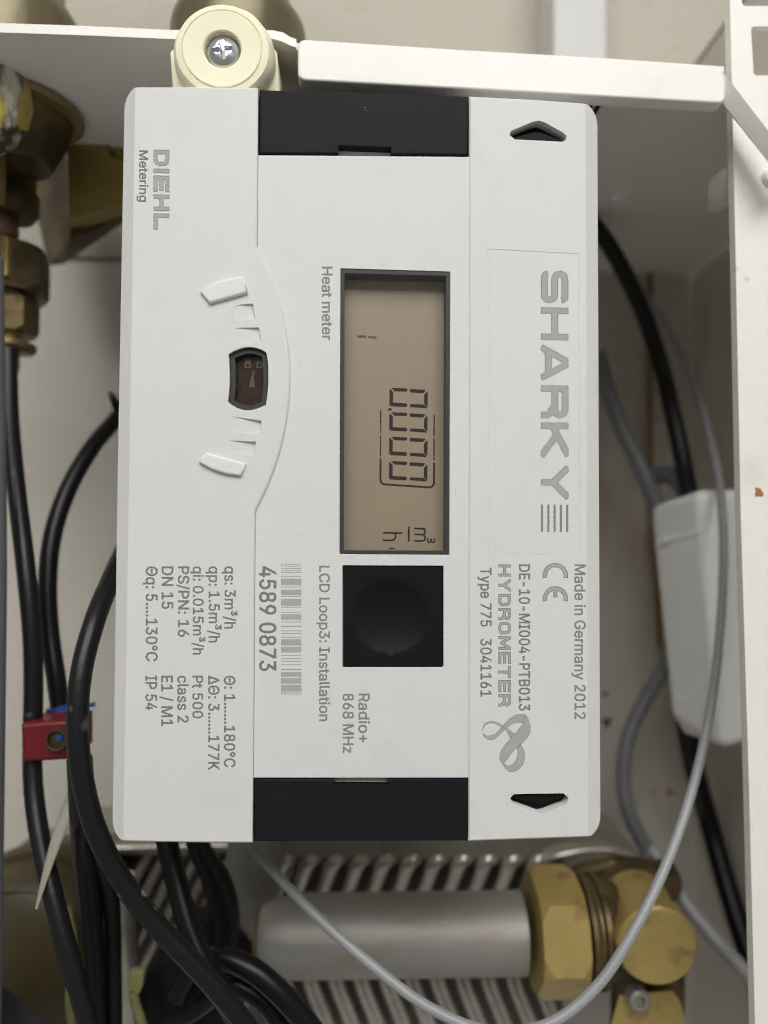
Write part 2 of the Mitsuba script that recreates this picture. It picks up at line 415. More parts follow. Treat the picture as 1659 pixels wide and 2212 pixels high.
def cut_u(shape, ua, ub):                           # the part of the outline between two grid columns (each top, bottom)
    return shape.intersection(poly([(ua[0], 100), (ub[0], 100), (ub[1], 1950), (ua[1], 1950)], 0))


def panel(shape, y0, y1, cham, side, b=.00025):
    """A cover piece with its outer long edge bevelled wide, all other edges slightly rounded."""
    minx, _, maxx, _ = shape.bounds
    pts = []
    for q, yy in ((shape.buffer(-b), y0/1000), (shape, y0/1000+b)):
        for x, z in q.exterior.coords:
            d = (x-outline_edge(z, side))*(1 if side < 0 else -1)
            yb = max(0, cham-d)*.80
            pts.append((x, yy+yb, z))
    # the bevel line itself
    return pts


def outline_edge(z, side):
    h = outline.intersection(sg.LineString([(-.2, z), (.2, z)])).bounds
    return (h[0] if side < 0 else h[2]) if h else 0


def wing(shape, side, cham, y0, y1, b=.0003):
    """Side cover: front face inset from the outer edge by cham, sloping back to the outline."""
    xs = [outline_edge(z, side) for z in np.linspace(-.06, .06, 9)]
    line = [(outline_edge(z, side)-side*cham, z) for z in (-.06, .06)]
    k = (line[1][0]-line[0][0])/.12
    big = .3
    inner_half = sg.Polygon([(line[0][0]+k*(-big), -.06-big), (line[1][0]+k*big, .06+big), (line[1][0]+k*big-side*big, .06+big), (line[0][0]-k*big-side*big, -.06-big)])
    face = shape.buffer(-b).intersection(inner_half)
    pts = [(x, y0/1000, z) for x, z in face.exterior.coords]
    pts += [(x, y0/1000+b, z) for x, z in shape.intersection(inner_half.buffer(-b)).exterior.coords]
    edge = shape
    drop = .0022
    pts += [(x, y0/1000+max(b, drop*min(1, max(0, (cham-(outline_edge(min(max(z, -.068), .068), side)-x)*side)/cham))), z) for x, z in edge.exterior.coords]
    pts += [(x, y1/1000, z) for x, z in edge.exterior.coords]
    return hull(pts)


# left side cover: straight strip + bowed bulge
left = cut_u(outline, (180, 180), (559, 545))
lw = wing(left, -1, px(30), -.8, 3.5)
A, B, C_ = (at(553, 528), at(627.5, 808), at(548, 1112))
(x1, z1), (x2, z2), (x3, z3) = ((p[0], p[2]) for p in (A, B, C_))
dd = 2*(x1*(z2-z3)+x2*(z3-z1)+x3*(z1-z2))
cx = ((x1**2+z1**2)*(z2-z3)+(x2**2+z2**2)*(z3-z1)+(x3**2+z3**2)*(z1-z2))/dd
cz = ((x1**2+z1**2)*(x3-x2)+(x2**2+z2**2)*(x1-x3)+(x3**2+z3**2)*(x2-x1))/dd
rad = math.hypot(x1-cx, z1-cz)
arc = [(cx+rad*math.cos(t), cz+rad*math.sin(t)) for t in np.linspace(math.atan2(z3-cz, x3-cx), math.atan2(z1-cz, x1-cx), 50)]
inn = [(x1-.012, z1-.0005), (x3-.012, z3+.0005)]
bulge = bevel_hull(sg.Polygon(arc+inn).convex_hull, -.8, 3.5, .00055)
lw = lw+bulge
zc = lambda X, Y: ((600+X*.211)*.6636, (1050+Y*.211)*.6636)
slots = [[(502, 667), (520, 660), (547, 658), (553, 690), (530, 692), (510, 696)],
         [(497, 716), (520, 710), (560, 709), (566, 738), (540, 736), (515, 738), (505, 745)],
         [(499, 900), (520, 906), (566, 910), (564, 937), (540, 938), (515, 936), (492, 930)],
         [(492, 952), (520, 957), (554, 955), (551, 985), (530, 984), (505, 978), (484, 971)]]
for s in slots:
    q = poly(s, 0)
    cx_, cz_ = q.centroid.x, q.centroid.y
    lo = [(x, -.0016, z) for x, z in q.exterior.coords]
    # floor of the slot slants: flush at the left, 0.5 mm deep at the right
    x0, x1_ = q.bounds[0], q.bounds[2]
    hi = [(x, -.0008+.0008*(x-x0)/(x1_-x0), z) for x, z in q.exterior.coords]
    lw -= hull(lo+hi)
eye_o = [zc(*p) for p in ((690, 500), (770, 452), (850, 420), (920, 398), (1000, 388), (1080, 395), (1150, 412), (1220, 440), (1272, 475), (1295, 600), (1304, 750), (1304, 950), (1290, 1120), (1268, 1280), (1150, 1330), (1060, 1358), (980, 1365), (900, 1355), (830, 1330), (750, 1285), (680, 1230), (697, 1080), (706, 950), (706, 750), (700, 620))]
eye_shape = poly(eye_o, 0)
lw -= man(slab(eye_shape, -2, 6))
obj('side_cover', lw, 'white_plastic', meter, smooth=25, label='left cover strip bowed out beside the display')
for pts in ([(436, 635), (470, 615), (500, 607), (528, 603), (537, 637), (505, 641), (478, 648), (456, 660)], [(433, 1000), (448, 980), (480, 992), (510, 999), (533, 1003), (523, 1029), (490, 1025), (460, 1015)]):
    obj('grip_ridge', bevel_hull(poly(pts, 0), -1.85, 1, .0004), 'raised_white', meter)

right = cut_u(outline, (1013.5, 1011.5), (1400, 1400))
rw = wing(right, 1, px(34), -.15, 3.5)
aup = [(1100, 292), (1104, 283), (1150, 264), (1163, 261), (1176, 265), (1216, 287), (1224, 295), (1222, 303), (1214, 307), (1112, 302)]
adn = [(1101, 1724), (1110, 1715), (1216, 1713), (1226, 1720), (1228, 1728), (1220, 1738), (1178, 1755), (1165, 1758), (1150, 1752), (1110, 1737)]
for s in (aup, adn):
    rw -= man(slab(smooth_poly(poly(s, 0), .0003), -2, 6))
fl = poly([(1053, 540), (1247, 550), (1251, 1200), (1052, 1199)], 0)
rw -= man(slab(fl.buffer(.0002, join_style=2).difference(fl.buffer(-.0002, join_style=2)), -1, .0))
obj('side_cover', rw, 'white_plastic', meter, smooth=25, label='right cover strip with two arrow-shaped holes')
for s, sgn in ((aup, 1), (adn, -1)):
    q = smooth_poly(poly(s, 0), .0003)
    q2 = sa.scale(q, .93, .62, origin=(q.centroid.x, q.bounds[1] if sgn > 0 else q.bounds[3]))
    obj('latch_hook', bevel_hull(q2.convex_hull, .9, 3.4, .0005), 'hook_plastic', meter, label='black hook inside the upper arrow hole' if sgn > 0 else 'black hook inside the lower arrow hole')
    obj('arrow_floor', slab(q.buffer(.0006), 2.6, 3.3), 'hook_plastic', meter)

# centre cover with openings for display and button
mid = cut_u(outline, (558, 544), (1014.5, 1012.5))
ctop = poly([(540, 334), (1030, 338), (1030, 100), (540, 100)], 0)
cbot = poly([(530, 1681), (1030, 1681), (1030, 1900), (530, 1900)], 0)
centre = mid.difference(ctop).difference(cbot)
lcd = poly([(736, 580), (972, 587), (970, 1198), (734, 1196)], 0)
btn = poly([(741, 1222), (957, 1223), (957, 1440), (741, 1440)], 0)
cm = bevel_hull(centre, 0, 3.5, .0003)
for s in (lcd.buffer(.00008), btn.buffer(.00012)):
    cm -= man(slab(smooth_poly(s, .0002), -1, 6))
cm -= man(slab(sg.Polygon(arc+inn).convex_hull.buffer(-.0004), -1, 6))
obj('face_cover', cm, 'white_plastic', meter, smooth=25, label='flat centre cover around display and button')

# black end clips
mk = cut_u(outline, (560.5, 546.5), (1012, 1010))
k1 = mk.intersection(ctop).buffer(-.00012)
n1 = poly([(731, 315), (845, 319), (845, 345), (731, 345)], 0)
obj('end_clip', bevel_hull(k1.convex_hull, -.35, 30, .0004)-man(slab(n1, -2, 31)), 'black_plastic', meter, label='black plastic clip across the upper end')
k2 = mk.intersection(cbot).buffer(-.00012)
n2 = poly([(722, 1670), (838, 1670), (838, 1697), (722, 1696)], 0)
obj('end_clip', bevel_hull(k2.convex_hull, -.35, 30, .0004)-man(slab(n2, -2, 31)), 'black_plastic', meter, label='black plastic clip across the lower end')
obj('clip_step', slab(k2.difference(n2).intersection(poly([(838, 1675), (1020, 1675), (1020, 1780), (838, 1780)], 0)).buffer(-.0001), -.55, -.3), 'black_plastic', meter)
for s in (n1, n2): obj('clip_notch', slab(s.buffer(.0003), 2.2, 3.3), 'white_plastic', meter)

# display
inner = poly([(744, 589), (964, 595), (963, 1190), (742, 1189)], 0)
SD = 4.4
bez = slab(lcd.difference(inner), .25, SD)
disp = obj('display', bez, 'bezel', meter, label='liquid crystal display in a dark recessed frame')
obj('screen', slab(lcd.buffer(-.0001), SD, SD+.8), 'screen', disp)
P = lcd.buffer(-.0001)
obj('pane', trimesh.Trimesh([(x, .0003, z) for x, z in list(P.exterior.coords)[:4]], [(0, 1, 2), (0, 2, 3)]), 'pane', disp, smooth=False)
zl2 = lambda X, Y: ((1050+X*.2848)*.6636, (1200+Y*.2848)*.6636)
seg_y = SD-.12


def flat(shape, yy, t=.10): return slab(shape, yy-t, yy)


def seg(pts, mat='liquid'): obj('segment', flat(poly([zl2(*p) for p in pts], SD), SD), mat, disp, smooth=False)


for k, (dx, dy) in enumerate(((0, 0), (-2, 279), (-3, 558), (-4, 837))):
    for s in ([(785, 220), (960, 228), (972, 243), (958, 265), (822, 260)], [(1010, 232), (1180, 245), (1150, 283), (1005, 274), (996, 252)],
              [(764, 242), (772, 232), (806, 268), (804, 388), (768, 428), (764, 420)], [(800, 390), (955, 398), (970, 420), (958, 440), (780, 432), (776, 425)],
              [(1008, 405), (1160, 412), (1192, 445), (1186, 455), (1005, 440), (996, 422)], [(1195, 262), (1203, 275), (1200, 435), (1192, 438), (1160, 402), (1162, 296)]):
        seg([(a+dx, b+dy) for a, b in s], 'liquid' if (k + len(s)) % 4 else 'liquid')
seg([(752, 452), (795, 458), (792, 477), (772, 473), (770, 490), (752, 488)])
for s in ([(655, 482), (672, 482), (670, 735), (660, 735)], [(657, 765), (670, 765), (668, 1005), (655, 1005)], [(1268, 530), (1283, 535), (1282, 770), (1266, 768)], [(1266, 800), (1282, 800), (1281, 1045), (1266, 1045)]):
    seg(s)
und = sg.LineString([zl2(*p) for p in ((663, 1030), (661, 1270), (672, 1305), (700, 1322), (1215, 1358), (1250, 1350), (1272, 1320), (1274, 1075))]).buffer(2.1, cap_style=2)
seg([((u/.6636-1050)/.2848, (v/.6636-1200)/.2848) for u, v in und.exterior.coords])
zl1 = lambda X, Y: ((1050+X*.2712)*.6636, (850+Y*.2712)*.6636)
for s in ([(418, 893), (510, 893), (528, 922), (415, 920)], [(548, 902), (635, 905), (655, 932), (546, 925)]):
    obj('segment', flat(poly([zl1(*p) for p in s], SD), SD), 'liquid_faint', disp, smooth=False)


def stroke(lines, w, mat, parent, yy, conv, name='segment', cap=2):
    g = so.unary_union([sg.LineString([conv(*p) for p in l]).buffer(w, cap_style=cap, join_style=1) for l in lines])
    g = g if hasattr(g, 'geoms') else sg.MultiPolygon([g])
    out = []
    for q in g.geoms:
        ext = [(p[0], p[2]) for p in (at(u, v, yy) for u, v in q.exterior.coords)]
        holes = [[(p[0], p[2]) for p in (at(u, v, yy) for u, v in r.coords)] for r in q.interiors]
        out.append(flat(sg.Polygon(ext, holes), yy))
    obj(name, out, mat, parent, smooth=False)


cur = lambda pts: [tuple(p) for p in spline([(a, b, 0) for a, b in pts], 8)[:, :2]]
stroke([[(690, 1877), (912, 1880)], cur([(825, 1880), (835, 1920), (815, 1955), (780, 1962), (690, 1962)])], 1.9, 'liquid', disp, SD, zl2)
stroke([[(985, 1808), (985, 1975)]], 2.0, 'liquid', disp, SD, zl2)
stroke([[(1048, 1828), (1172, 1830)], cur([(1150, 1832), (1172, 1855), (1160, 1890), (1125, 1896), (1048, 1894)]), cur([(1150, 1898), (1172, 1925), (1160, 1962), (1125, 1970), (1048, 1968)])], 1.9, 'liquid', disp, SD, zl2)
stroke([cur([(1205, 1935), (1200, 1965), (1215, 1985), (1235, 1975), (1240, 1950), (1245, 1975), (1262, 1988), (1280, 1970), (1275, 1940)])], 1.6, 'liquid', disp, SD, zl2)
stroke([[(760, 2057), (830, 2058)]], 1.4, 'liquid', disp, SD, zl2)

for (u, v, y, r_) in ((788, 233, -.36, 2.4), (792, 238, -.36, 1.2), (955, 218, -.36, 1.1), (905, 213, -.36, 1.0)):
    obj('dust_speck', ball(at(u, v, y), px(r_)*.5, 1), 'raised_white', meter)
for (u, v, r_) in ((798, 967, 1.3), (795, 1067, 1.2), (860, 955, .9)):
    obj('dust_speck', ball(at(u, v, .25), px(r_)*.5, 1), 'raised_white', meter)
for (u, v, y, w_) in ((288, 892, -.2, 1.6), (1267, 1667, .1, 1.4), (301, 318, -.8, 1.6)):
    obj('dirt_speck', ball(at(u, v, y), px(w_)*.6, 1), 'hook_plastic', meter)

# black square button with a dished round
bc = btn.centroid
bm = man(slab(btn.buffer(-.00012), .15, 3.4))
dish = trimesh.creation.icosphere(5, .029)
dish.apply_translation((at(845, 1332)[0], .00015-.029*math.cos(math.asin(.0078/.029)), at(845, 1332)[2]))
bm -= man(dish)
obj('push_button', bm, 'button_rubber', meter, smooth=25, label='square black push button with a shallow round dish')

# optical eye
eye = obj('optical_eye', man(slab(eye_shape.buffer(-.00008).difference(eye_shape.buffer(-.0011)), .1, 3.4)), 'bezel', meter, label='small brown optical eye in a dark frame')
obj('lens', slab(eye_shape.buffer(-.0010), 1.9, 3.3), 'eye_lens', eye)
for X in (980, 1165):
    o = at(*zc(X, 665), 1.9)
    obj('pad', slab(sg.box(o[0]-.00065, o[2]-.0005, o[0]+.00065, o[2]+.0016).difference(sg.Point(o[0], o[2]).buffer(.00035)), 1.75, 1.88), 'eye_pad', eye, smooth=False)
o = at(*zc(1040, 950), 1.9)
obj('contact', slab(poly([zc(*p) for p in ((1070, 740), (1085, 745), (1070, 830), (1090, 1000), (1060, 1005), (1000, 990), (1030, 850))], 1.9), 1.78, 1.88), 'eye_pad', eye, smooth=False)

# ---- print on the covers; reads from top to bottom, capitals pointing right
FACE = {'l': -.8, 'c': 0.0, 'r': -.15}


def place2d(m, ub, uc, v0, v1, mat, side, fit=True, thick=.05):
    """A flat mesh in text axes (x along the line, y up) laid on the cover: baseline column ub, cap column uc, from row v0 to v1."""
    yy = FACE[side]
    p0, p1, pc = at(ub, v0), at(ub, v1), at(uc, v0)
    x0, x1 = m.bounds[0][0], m.bounds[1][0]
    s = (p0[2]-p1[2])/(x1-x0)
    v = m.vertices.copy()
    t = (v[:, 0]-x0)*s
    drift = (p1[0]-p0[0])*(v[:, 0]-x0)/(x1-x0)
    h = v[:, 1]*abs(pc[0]-p0[0])
    d = np.where(v[:, 2] > 1e-9, -thick/1000, .02/1000)
    m.vertices = np.stack([p0[0]+h+drift, yy/1000+d, p0[2]-t], 1)
    m.fix_normals()
    obj('lettering', m, mat, meter, smooth=False)


def text(s, ub, uc, v0, v1, side, mat='ink', bold=True):
    place2d(meshkit.text_mesh(s, 1.0, .1, bold), ub, uc, v0, v1, mat, side)


text('Metering', 303.5, 322, 329, 440, 'l', 'ink')
for s, ub, uc, v1, s2, v2 in (('qs: 3m³/h', 487, 510, 1357, 'Θ: 1......180°C', 1655), ('qp: 1.5m³/h', 453, 476, 1387, 'ΔΘ: 3......177K', 1661), ('qi: 0.015m³/h', 419, 441, 1413, 'Pt 500', 1550),
                              ('PS/PN: 16', 387, 410, 1375, 'class 2', 1559), ('DN 15', 352, 376, 1315, 'E1 / M1', 1567), ('Θq: 5....130°C', 318, 342, 1427, 'IP 54', 1532)):
    text(s, ub, uc, 1223, v1, 'l', 'ink')
    text(s2, ub-1, uc-1, 1458, v2, 'l', 'ink')
text('4589 0873', 561, 596, 1223, 1450, 'c', 'ink')
text('Heat meter', 696, 718, 576, 735, 'c', 'ink_pale')
text('LCD Loop3: Installation', 690, 712, 1222, 1558, 'c', 'ink_pale')
text('Radio+', 775, 798, 1498, 1604, 'c', 'ink_pale')
text('868 MHz', 741, 764, 1498, 1627, 'c', 'ink_pale')
text('Made in Germany 2012', 1241, 1264, 1219, 1553, 'r', 'ink_pale')
text('DE-10-MI004-PTB013', 1121, 1144, 1219, 1535, 'r', 'ink')
text('Type 775   3041161', 1038, 1061, 1226, 1505, 'r', 'ink')

# wide block letters drawn as strokes on a unit grid (x along, y up)
def arcpts(cx, cy, rx, ry, a0, a1, n=10):
    return [(cx+rx*math.cos(math.radians(a)), cy+ry*math.sin(math.radians(a))) for a in np.linspace(a0, a1, n)]


def rr(x0, y0, x1, y1, r):                          # rounded rectangle path, closed
    return arcpts(x1-r, y1-r, r, r, 90, 0, 5)+arcpts(x1-r, y0+r, r, r, 0, -90, 5)+arcpts(x0+r, y0+r, r, r, -90, -180, 5)+arcpts(x0+r, y1-r, r, r, 180, 90, 5)+[(x1-r, y1)]


def letters(word, w, width, gap=.30):
    """Polygons of a word: capitals one unit high, strokes w wide, letters about width wide."""
    h = w/2
    L, x, out = width, 0, []
    for ch in word:
        l = L*(1.12 if ch in 'MAKYV' else w if ch == 'I' else 1)
        a, b = h, l-h
        top_, mid_ = 1-h, .5
        G = {'S': [arcpts(b-.13, top_-.13, .13, .13, 0, 90, 5)+arcpts(a+.19, (top_+.5)/2, .19, (top_-.5)/2, 90, 270, 10)+arcpts(b-.19, (h+.5)/2, .19, (.5-h)/2, 90, -90, 10)+arcpts(a+.13, h+.13, .13, .13, 270, 180, 5)],
             'H': [[(a, 0), (a, 1)], [(b, 0), (b, 1)], [(a, .5), (b, .5)]], 'A': [[(a*.9, 0), (l/2-h*.2, 1)], [(l-a*.9, 0), (l/2+h*.2, 1)], [(l*.22, .27), (l*.78, .27)]],
             'R': [[(a, 0), (a, 1)], [(a, top_)]+[(b-.22, top_)]+arcpts(b-.22, .69, .22, 1-h-.69, 90, -90, 8)+[(a, .69*2-top_)], [(b-.30, .69*2-top_)]+arcpts(b-.2, .2, .2, .18, 90, 0, 5)+[(b, 0)]],
             'K': [[(a, 0), (a, 1)], [(a, .42), (l-h*1.1, 1)], [(l*.36, .55), (l-h, 0)]], 'Y': [[(h, 1), (l/2, .44)], [(l-h, 1), (l/2, .44)], [(l/2, .5), (l/2, 0)]],
             'D': [[(a, h), (a, top_), (b-.26, top_)]+arcpts(b-.26, top_-.26, .26, .26, 90, 0, 5)+arcpts(b-.26, h+.26, .26, .26, 0, -90, 5)+[(a, h)]], 'I': [[(a, 0), (a, 1)]],
             'E': [[(b+h, h), (a, h), (a, top_), (b+h, top_)], [(a, .5), (b+h*.6, .5)]], 'L': [[(a, 1), (a, h), (b+h, h)]], 'O': [rr(a, h, b, top_, .24)],
             'M': [[(a, 0), (a, 1)], [(b, 0), (b, 1)], [(a, .98), (l/2, .25), (b, .98)]], 'T': [[(0, top_), (l, top_)], [(l/2, 0), (l/2, 1)]]}[ch]
        g = so.unary_union([sg.LineString(p).buffer(h, cap_style=2, join_style=2 if ch in 'DELHT' else 1) for p in G]).intersection(sg.box(-1, 0, 9, 1))
        out.append(sa.translate(g, x, 0))
        x += l+gap
    return so.unary_union(out)


def shape_mesh(g):
    return trimesh.util.concatenate([trimesh.creation.extrude_polygon(q, .1, engine='earcut') for q in getattr(g, 'geoms', [g]) if q.area > 1e-5])


sh = letters('SHARKY', .25, 1.27, .165)
place2d(shape_mesh(sh), 1168, 1227, 585, 1080, 'ink_light', 'r', thick=.04)
place2d(shape_mesh(sh.difference(sh.buffer(-.020))), 1168, 1227, 585, 1080, 'ink', 'r', thick=.075)
di = letters('DIEHL', .26, .98, .16)
place2d(shape_mesh(di), 334, 368, 328, 500, 'ink_light', 'l', thick=.04)
place2d(shape_mesh(di.difference(di.buffer(-.035))), 334, 368, 328, 500, 'ink', 'l', thick=.075)
hy = letters('HYDROMETER', .24, .98, .14)
place2d(shape_mesh(hy), 1076, 1103, 1219, 1526, 'ink_light', 'r', thick=.04)
place2d(shape_mesh(hy.difference(hy.buffer(-.055))), 1076, 1103, 1219, 1526, 'ink', 'r', thick=.075)
bars = so.unary_union([sg.box(0, y-.04, 2.3, y+.04) for y in (.04, .27, .5, .73, .96)])
place2d(shape_mesh(bars), 1168, 1227, 1090, 1149, 'ink_pale', 'r')
ce = so.unary_union([sg.LineString(arcpts(.5, .5, .42, .42, 78, 282, 24)).buffer(.085, cap_style=2), sg.LineString(arcpts(1.42, .5, .42, .42, 78, 282, 24)).buffer(.085, cap_style=2), sg.box(1.0, .42, 1.36, .58)])
place2d(shape_mesh(ce.difference(ce.buffer(-.028))), 1172, 1226, 1216, 1299, 'ink', 'r', thick=.075)
place2d(shape_mesh(ce), 1172, 1226, 1216, 1299, 'ink_light', 'r', thick=.04)

# barcode
random.seed(4)
spec = [(1218, 2), (1222, 2), (1227, 2), (1232, 2), (1236, 2), (1244, 2), (1250, 14), (1267, 2), (1274, 12), (1288, 2), (1294, 15), (1311, 2), (1322, 2), (1327, 12), (1343, 2), (1352, 3), (1362, 2), (1368, 2), (1376, 2), (1381, 14), (1398, 12), (1415, 2), (1422, 2), (1428, 2), (1435, 2), (1445, 3), (1452, 10), (1465, 12), (1480, 13), (1494, 2), (1498, 2)]
bb = so.unary_union([sg.box(v-1218, 0, v-1218+w_, 1) for v, w_ in spec])
place2d(shape_mesh(bb), 607, 651, 1218, 1500, 'ink_light', 'c')

# ribbon emblem (survey grid of a detail view)
zr = lambda X, Y: ((1550+X*.2411)*.6636, (2180+Y*.2411)*.6636)


def ribbon(c0, c1):
    a, b = cur(c0), cur(c1)
    return sg.Polygon([zr(*p) for p in a]+[zr(*p) for p in b[::-1]]).buffer(0)


r1 = ribbon([(85, 850), (105, 900), (170, 945), (240, 935), (330, 860), (430, 770), (520, 718), (640, 715)], [(85, 850), (130, 885), (200, 885), (270, 850), (360, 750), (450, 660), (540, 602), (650, 600)])
r2 = ribbon([(650, 600), (690, 640), (715, 720), (732, 800), (705, 890), (600, 1005), (480, 1120), (380, 1260)], [(650, 600), (650, 690), (600, 765), (480, 910), (390, 1010), (330, 1110), (315, 1200), (350, 1270)])
r3 = ribbon([(350, 1270), (400, 1340), (470, 1378), (560, 1350), (630, 1270), (655, 1180), (640, 1080), (600, 1010)], [(380, 1270), (430, 1292), (480, 1280), (530, 1220), (555, 1150), (555, 1090), (548, 1070), (545, 1055)])
r4 = ribbon([(85, 850), (85, 790), (120, 720), (200, 693), (280, 708), (350, 752), (430, 800), (510, 860)], [(80, 860), (95, 790), (130, 740), (200, 718), (270, 735), (330, 765), (400, 820), (460, 925)])


def print_shape(g, side, mat, thick):
    out = []
    for q in getattr(g, 'geoms', [g]):
        if q.area < 1e-3: continue
        cv = lambda ring: [(p[0], p[2]) for p in (at(u, v) for u, v in ring.coords)]
        out.append(slab(sg.Polygon(cv(q.exterior), [cv(r) for r in q.interiors]), FACE[side]-thick, FACE[side]+.02))
    obj('emblem', out, mat, meter, smooth=False)


print_shape(so.unary_union([r1, r2, r3, r4]).buffer(.2), 'r', 'ink_light', .04)
print_shape(so.unary_union([r.difference(r.buffer(-.9)) for r in (r1, r2, r3, r4)]), 'r', 'ink', .075)

# ---------------------------------------------------------------- heat exchanger under the meter
hx = thing('heat_exchanger', 'corrugated steel plate heat exchanger below the meter', 'heat exchanger')
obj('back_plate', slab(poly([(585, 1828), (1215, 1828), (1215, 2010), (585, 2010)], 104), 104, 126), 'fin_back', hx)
obj('ridged_plate', [slab(poly([(230, 1828), (585, 1828), (585, 2330), (230, 2330)], 98), 98, 126), slab(poly([(585, 2010), (1215, 2010), (1215, 2330), (585, 2330)], 98), 98, 126)], 'ridge_steel', hx)
lid = [(575, 1790), (1310, 1790), (1345, 1812), (1392, 1852), (1380, 1862), (1330, 1843), (1260, 1840), (1190, 1850), (1180, 1856), (575, 1852)]
obj('lid', slab(smooth_poly(poly(lid, 88), .0012), 88, 124), 'sheet_metal', hx, label='dull folded sheet metal lid over the fins')
obj('lid_rim', tube([(1170, 1857, 87), (1200, 1850, 86), (1260, 1838, 86), (1320, 1838, 86), (1365, 1852, 87), (1392, 1862, 88)], .0009), 'fin_steel', hx)
for i in range(11):                                  # upper row: hooked tops, leaning down to the left
    u = 612+i*54.5
    obj('fin', tube([(u+32, 1850, 97), (u+18, 1849, 91), (u+1, 1860, 89), (u-17, 1905, 91), (u-48, 1975, 93)], [.0014, .0024, .0025, .0022, .0020], 8, 14), 'fin_steel', hx)
for i in range(12):                                  # lower row: pairs of bars slanting down to the right
    u = 545+i*55
    for d_, r_ in ((0, .00125), (17, .00115)):
        obj('fin', tube([(u+d_, 2080, 95), (u+d_+7, 2118, 92), (u+d_+34, 2190, 91), (u+d_+62, 2262, 91)], r_, 6, 12), 'fin_steel', hx)
for i in range(11):                                  # left row: slanting up to the right
    u = 205+i*36
    pts = [(u+120, 1838, 95), (u+70, 1935, 93), (u-5, 2085, 93), (u-50, 2180, 93)]
    obj('fin', tube(pts, .0015, 6, 12), 'fin_steel', hx)
obj('corner_post', tube([(266, 1890, 74), (268, 2000, 74), (272, 2110, 74), (280, 2260, 74)], .0032), 'fin_steel', hx)

brk = thing('bracket_plate', 'dull olive sheet metal bracket behind the black cables at the lower left', 'bracket')
obj('plate', slab(smooth_poly(poly([(-60, 2070), (5, 1935), (62, 1845), (105, 1803), (580, 1796), (580, 1838), (330, 1846), (235, 1842), (215, 1850), (120, 1880), (55, 1960), (-60, 2180)], 86), .001), 86, 110), 'sheet_metal', brk)
obj('edge', tube([(190, 1835, 85), (270, 1832, 85), (430, 1828, 85), (575, 1826, 85)], .0009), 'fin_steel', brk)

pipe = thing('steel_pipe', 'dull grey steel pipe running horizontally to a brass nut', 'pipe')
k = px(1, 60)
p0, p1 = at(556, 2022, 60), at(1150, 2014, 60)
ax = p1-p0
Lp = np.linalg.norm(ax)
obj('tube', lathe([(0, 0), (.0060, 0), (.0078, .0010), (.0092, .004), (82*k, .0105), (82*k, Lp-.003), (.0, Lp-.003)], p0, ax, 64), 'steel', pipe)
obj('collar', lathe([(0, 0), (.0066, 0), (.0072, .0006), (.0066, .0012), (0, .0012)], p0-ax/Lp*.0006, ax, 40), 'old_brass', pipe)
rise = thing('riser_pipe', 'short grey metal riser pipe beside the black cables under the meter', 'pipe')
obj('tube', tube([(552, 1780, 80), (548, 1880, 80), (536, 1990, 80), (515, 2080, 80), (480, 2170, 84)], [.0082, .0082, .0082, .0080, .0076], 8, 28), 'steel', rise)

fit = thing('brass_fitting', 'brass union nut and tee with round cap at the steel pipe right end', 'pipe fitting')
nc = at(1196, 2010, 58)
d = ax/Lp
obj('union_nut', hexnut(nc, d, px(130, 58), px(96, 58), (0, -1, .30)), 'brass', fit, smooth=20, label='hexagonal brass union nut')
e = nc+d*px(56, 58)
kk = px(1, 60)
obj('collar', lathe([(0, 0), (112*kk, 0), (114*kk, 8*kk), (110*kk, 16*kk), (104*kk, 19*kk), (104*kk, 24*kk), (113*kk, 28*kk), (113*kk, 38*kk), (102*kk, 44*kk), (98*kk, 70*kk), (84*kk, 100*kk), (0, 110*kk)], e, d, 56), 'dark_brass', fit)
bp = lambda u, v, y: at(u, v, y)
body = hull_spheres([bp(1330, 2010, 72), bp(1410, 2030, 75)], [.0098, .0105])+hull_spheres([bp(1345, 1925, 74), bp(1425, 1905, 78), bp(1300, 1975, 76)], [.0075, .0065, .007])+hull_spheres([bp(1400, 2050, 75), bp(1395, 2290, 75)], [.0105, .0105])
body = body.refine_to_length(.0018)
bmz = trimesh.Trimesh(np.array(body.to_mesh().vert_properties)[:, :3], np.array(body.to_mesh().tri_verts))
trimesh.smoothing.filter_taubin(bmz, iterations=12)
obj('body', bmz, 'dark_brass', fit, smooth=True)
obj('wing', hull_spheres([bp(1255, 1888, 84), bp(1320, 1868, 82), bp(1440, 1878, 84), bp(1445, 1895, 84), bp(1310, 1912, 84)], .0030), 'dark_brass', fit)
cc = at(1421, 2046, 40)
ka = px(1, 40)
obj('cap', lathe([(0, 0), (80*ka, 0), (86*ka, .0008), (86*ka, .006), (78*ka, .0075), (78*ka, .022), (0, .022)], cc, (.10, 1, .05), 90, lambda t: 1+.006*math.cos(30*t)), 'brass', fit, label='round brass cap facing forwards')
blk = hull([at(u, v, y) for u, v in ((1338, 2150), (1452, 2140), (1470, 2165), (1500, 2290), (1300, 2290)) for y in (52, 70)])
obj('valve_block', blk, 'brass', fit)
sc = at(1384, 2166, 48)
sm = man(lathe([(0, 0), (.0022, 0), (.0028, .0005), (.0029, .004), (0, .004)], sc, (0, 1, 0), 40))-hull([np.array(sc)+(.0015*math.cos(t), dy, .0015*math.sin(t)) for t in np.arange(6)*math.pi/3 for dy in (-.001, .0018)])
obj('socket_screw', sm, 'steel', fit)

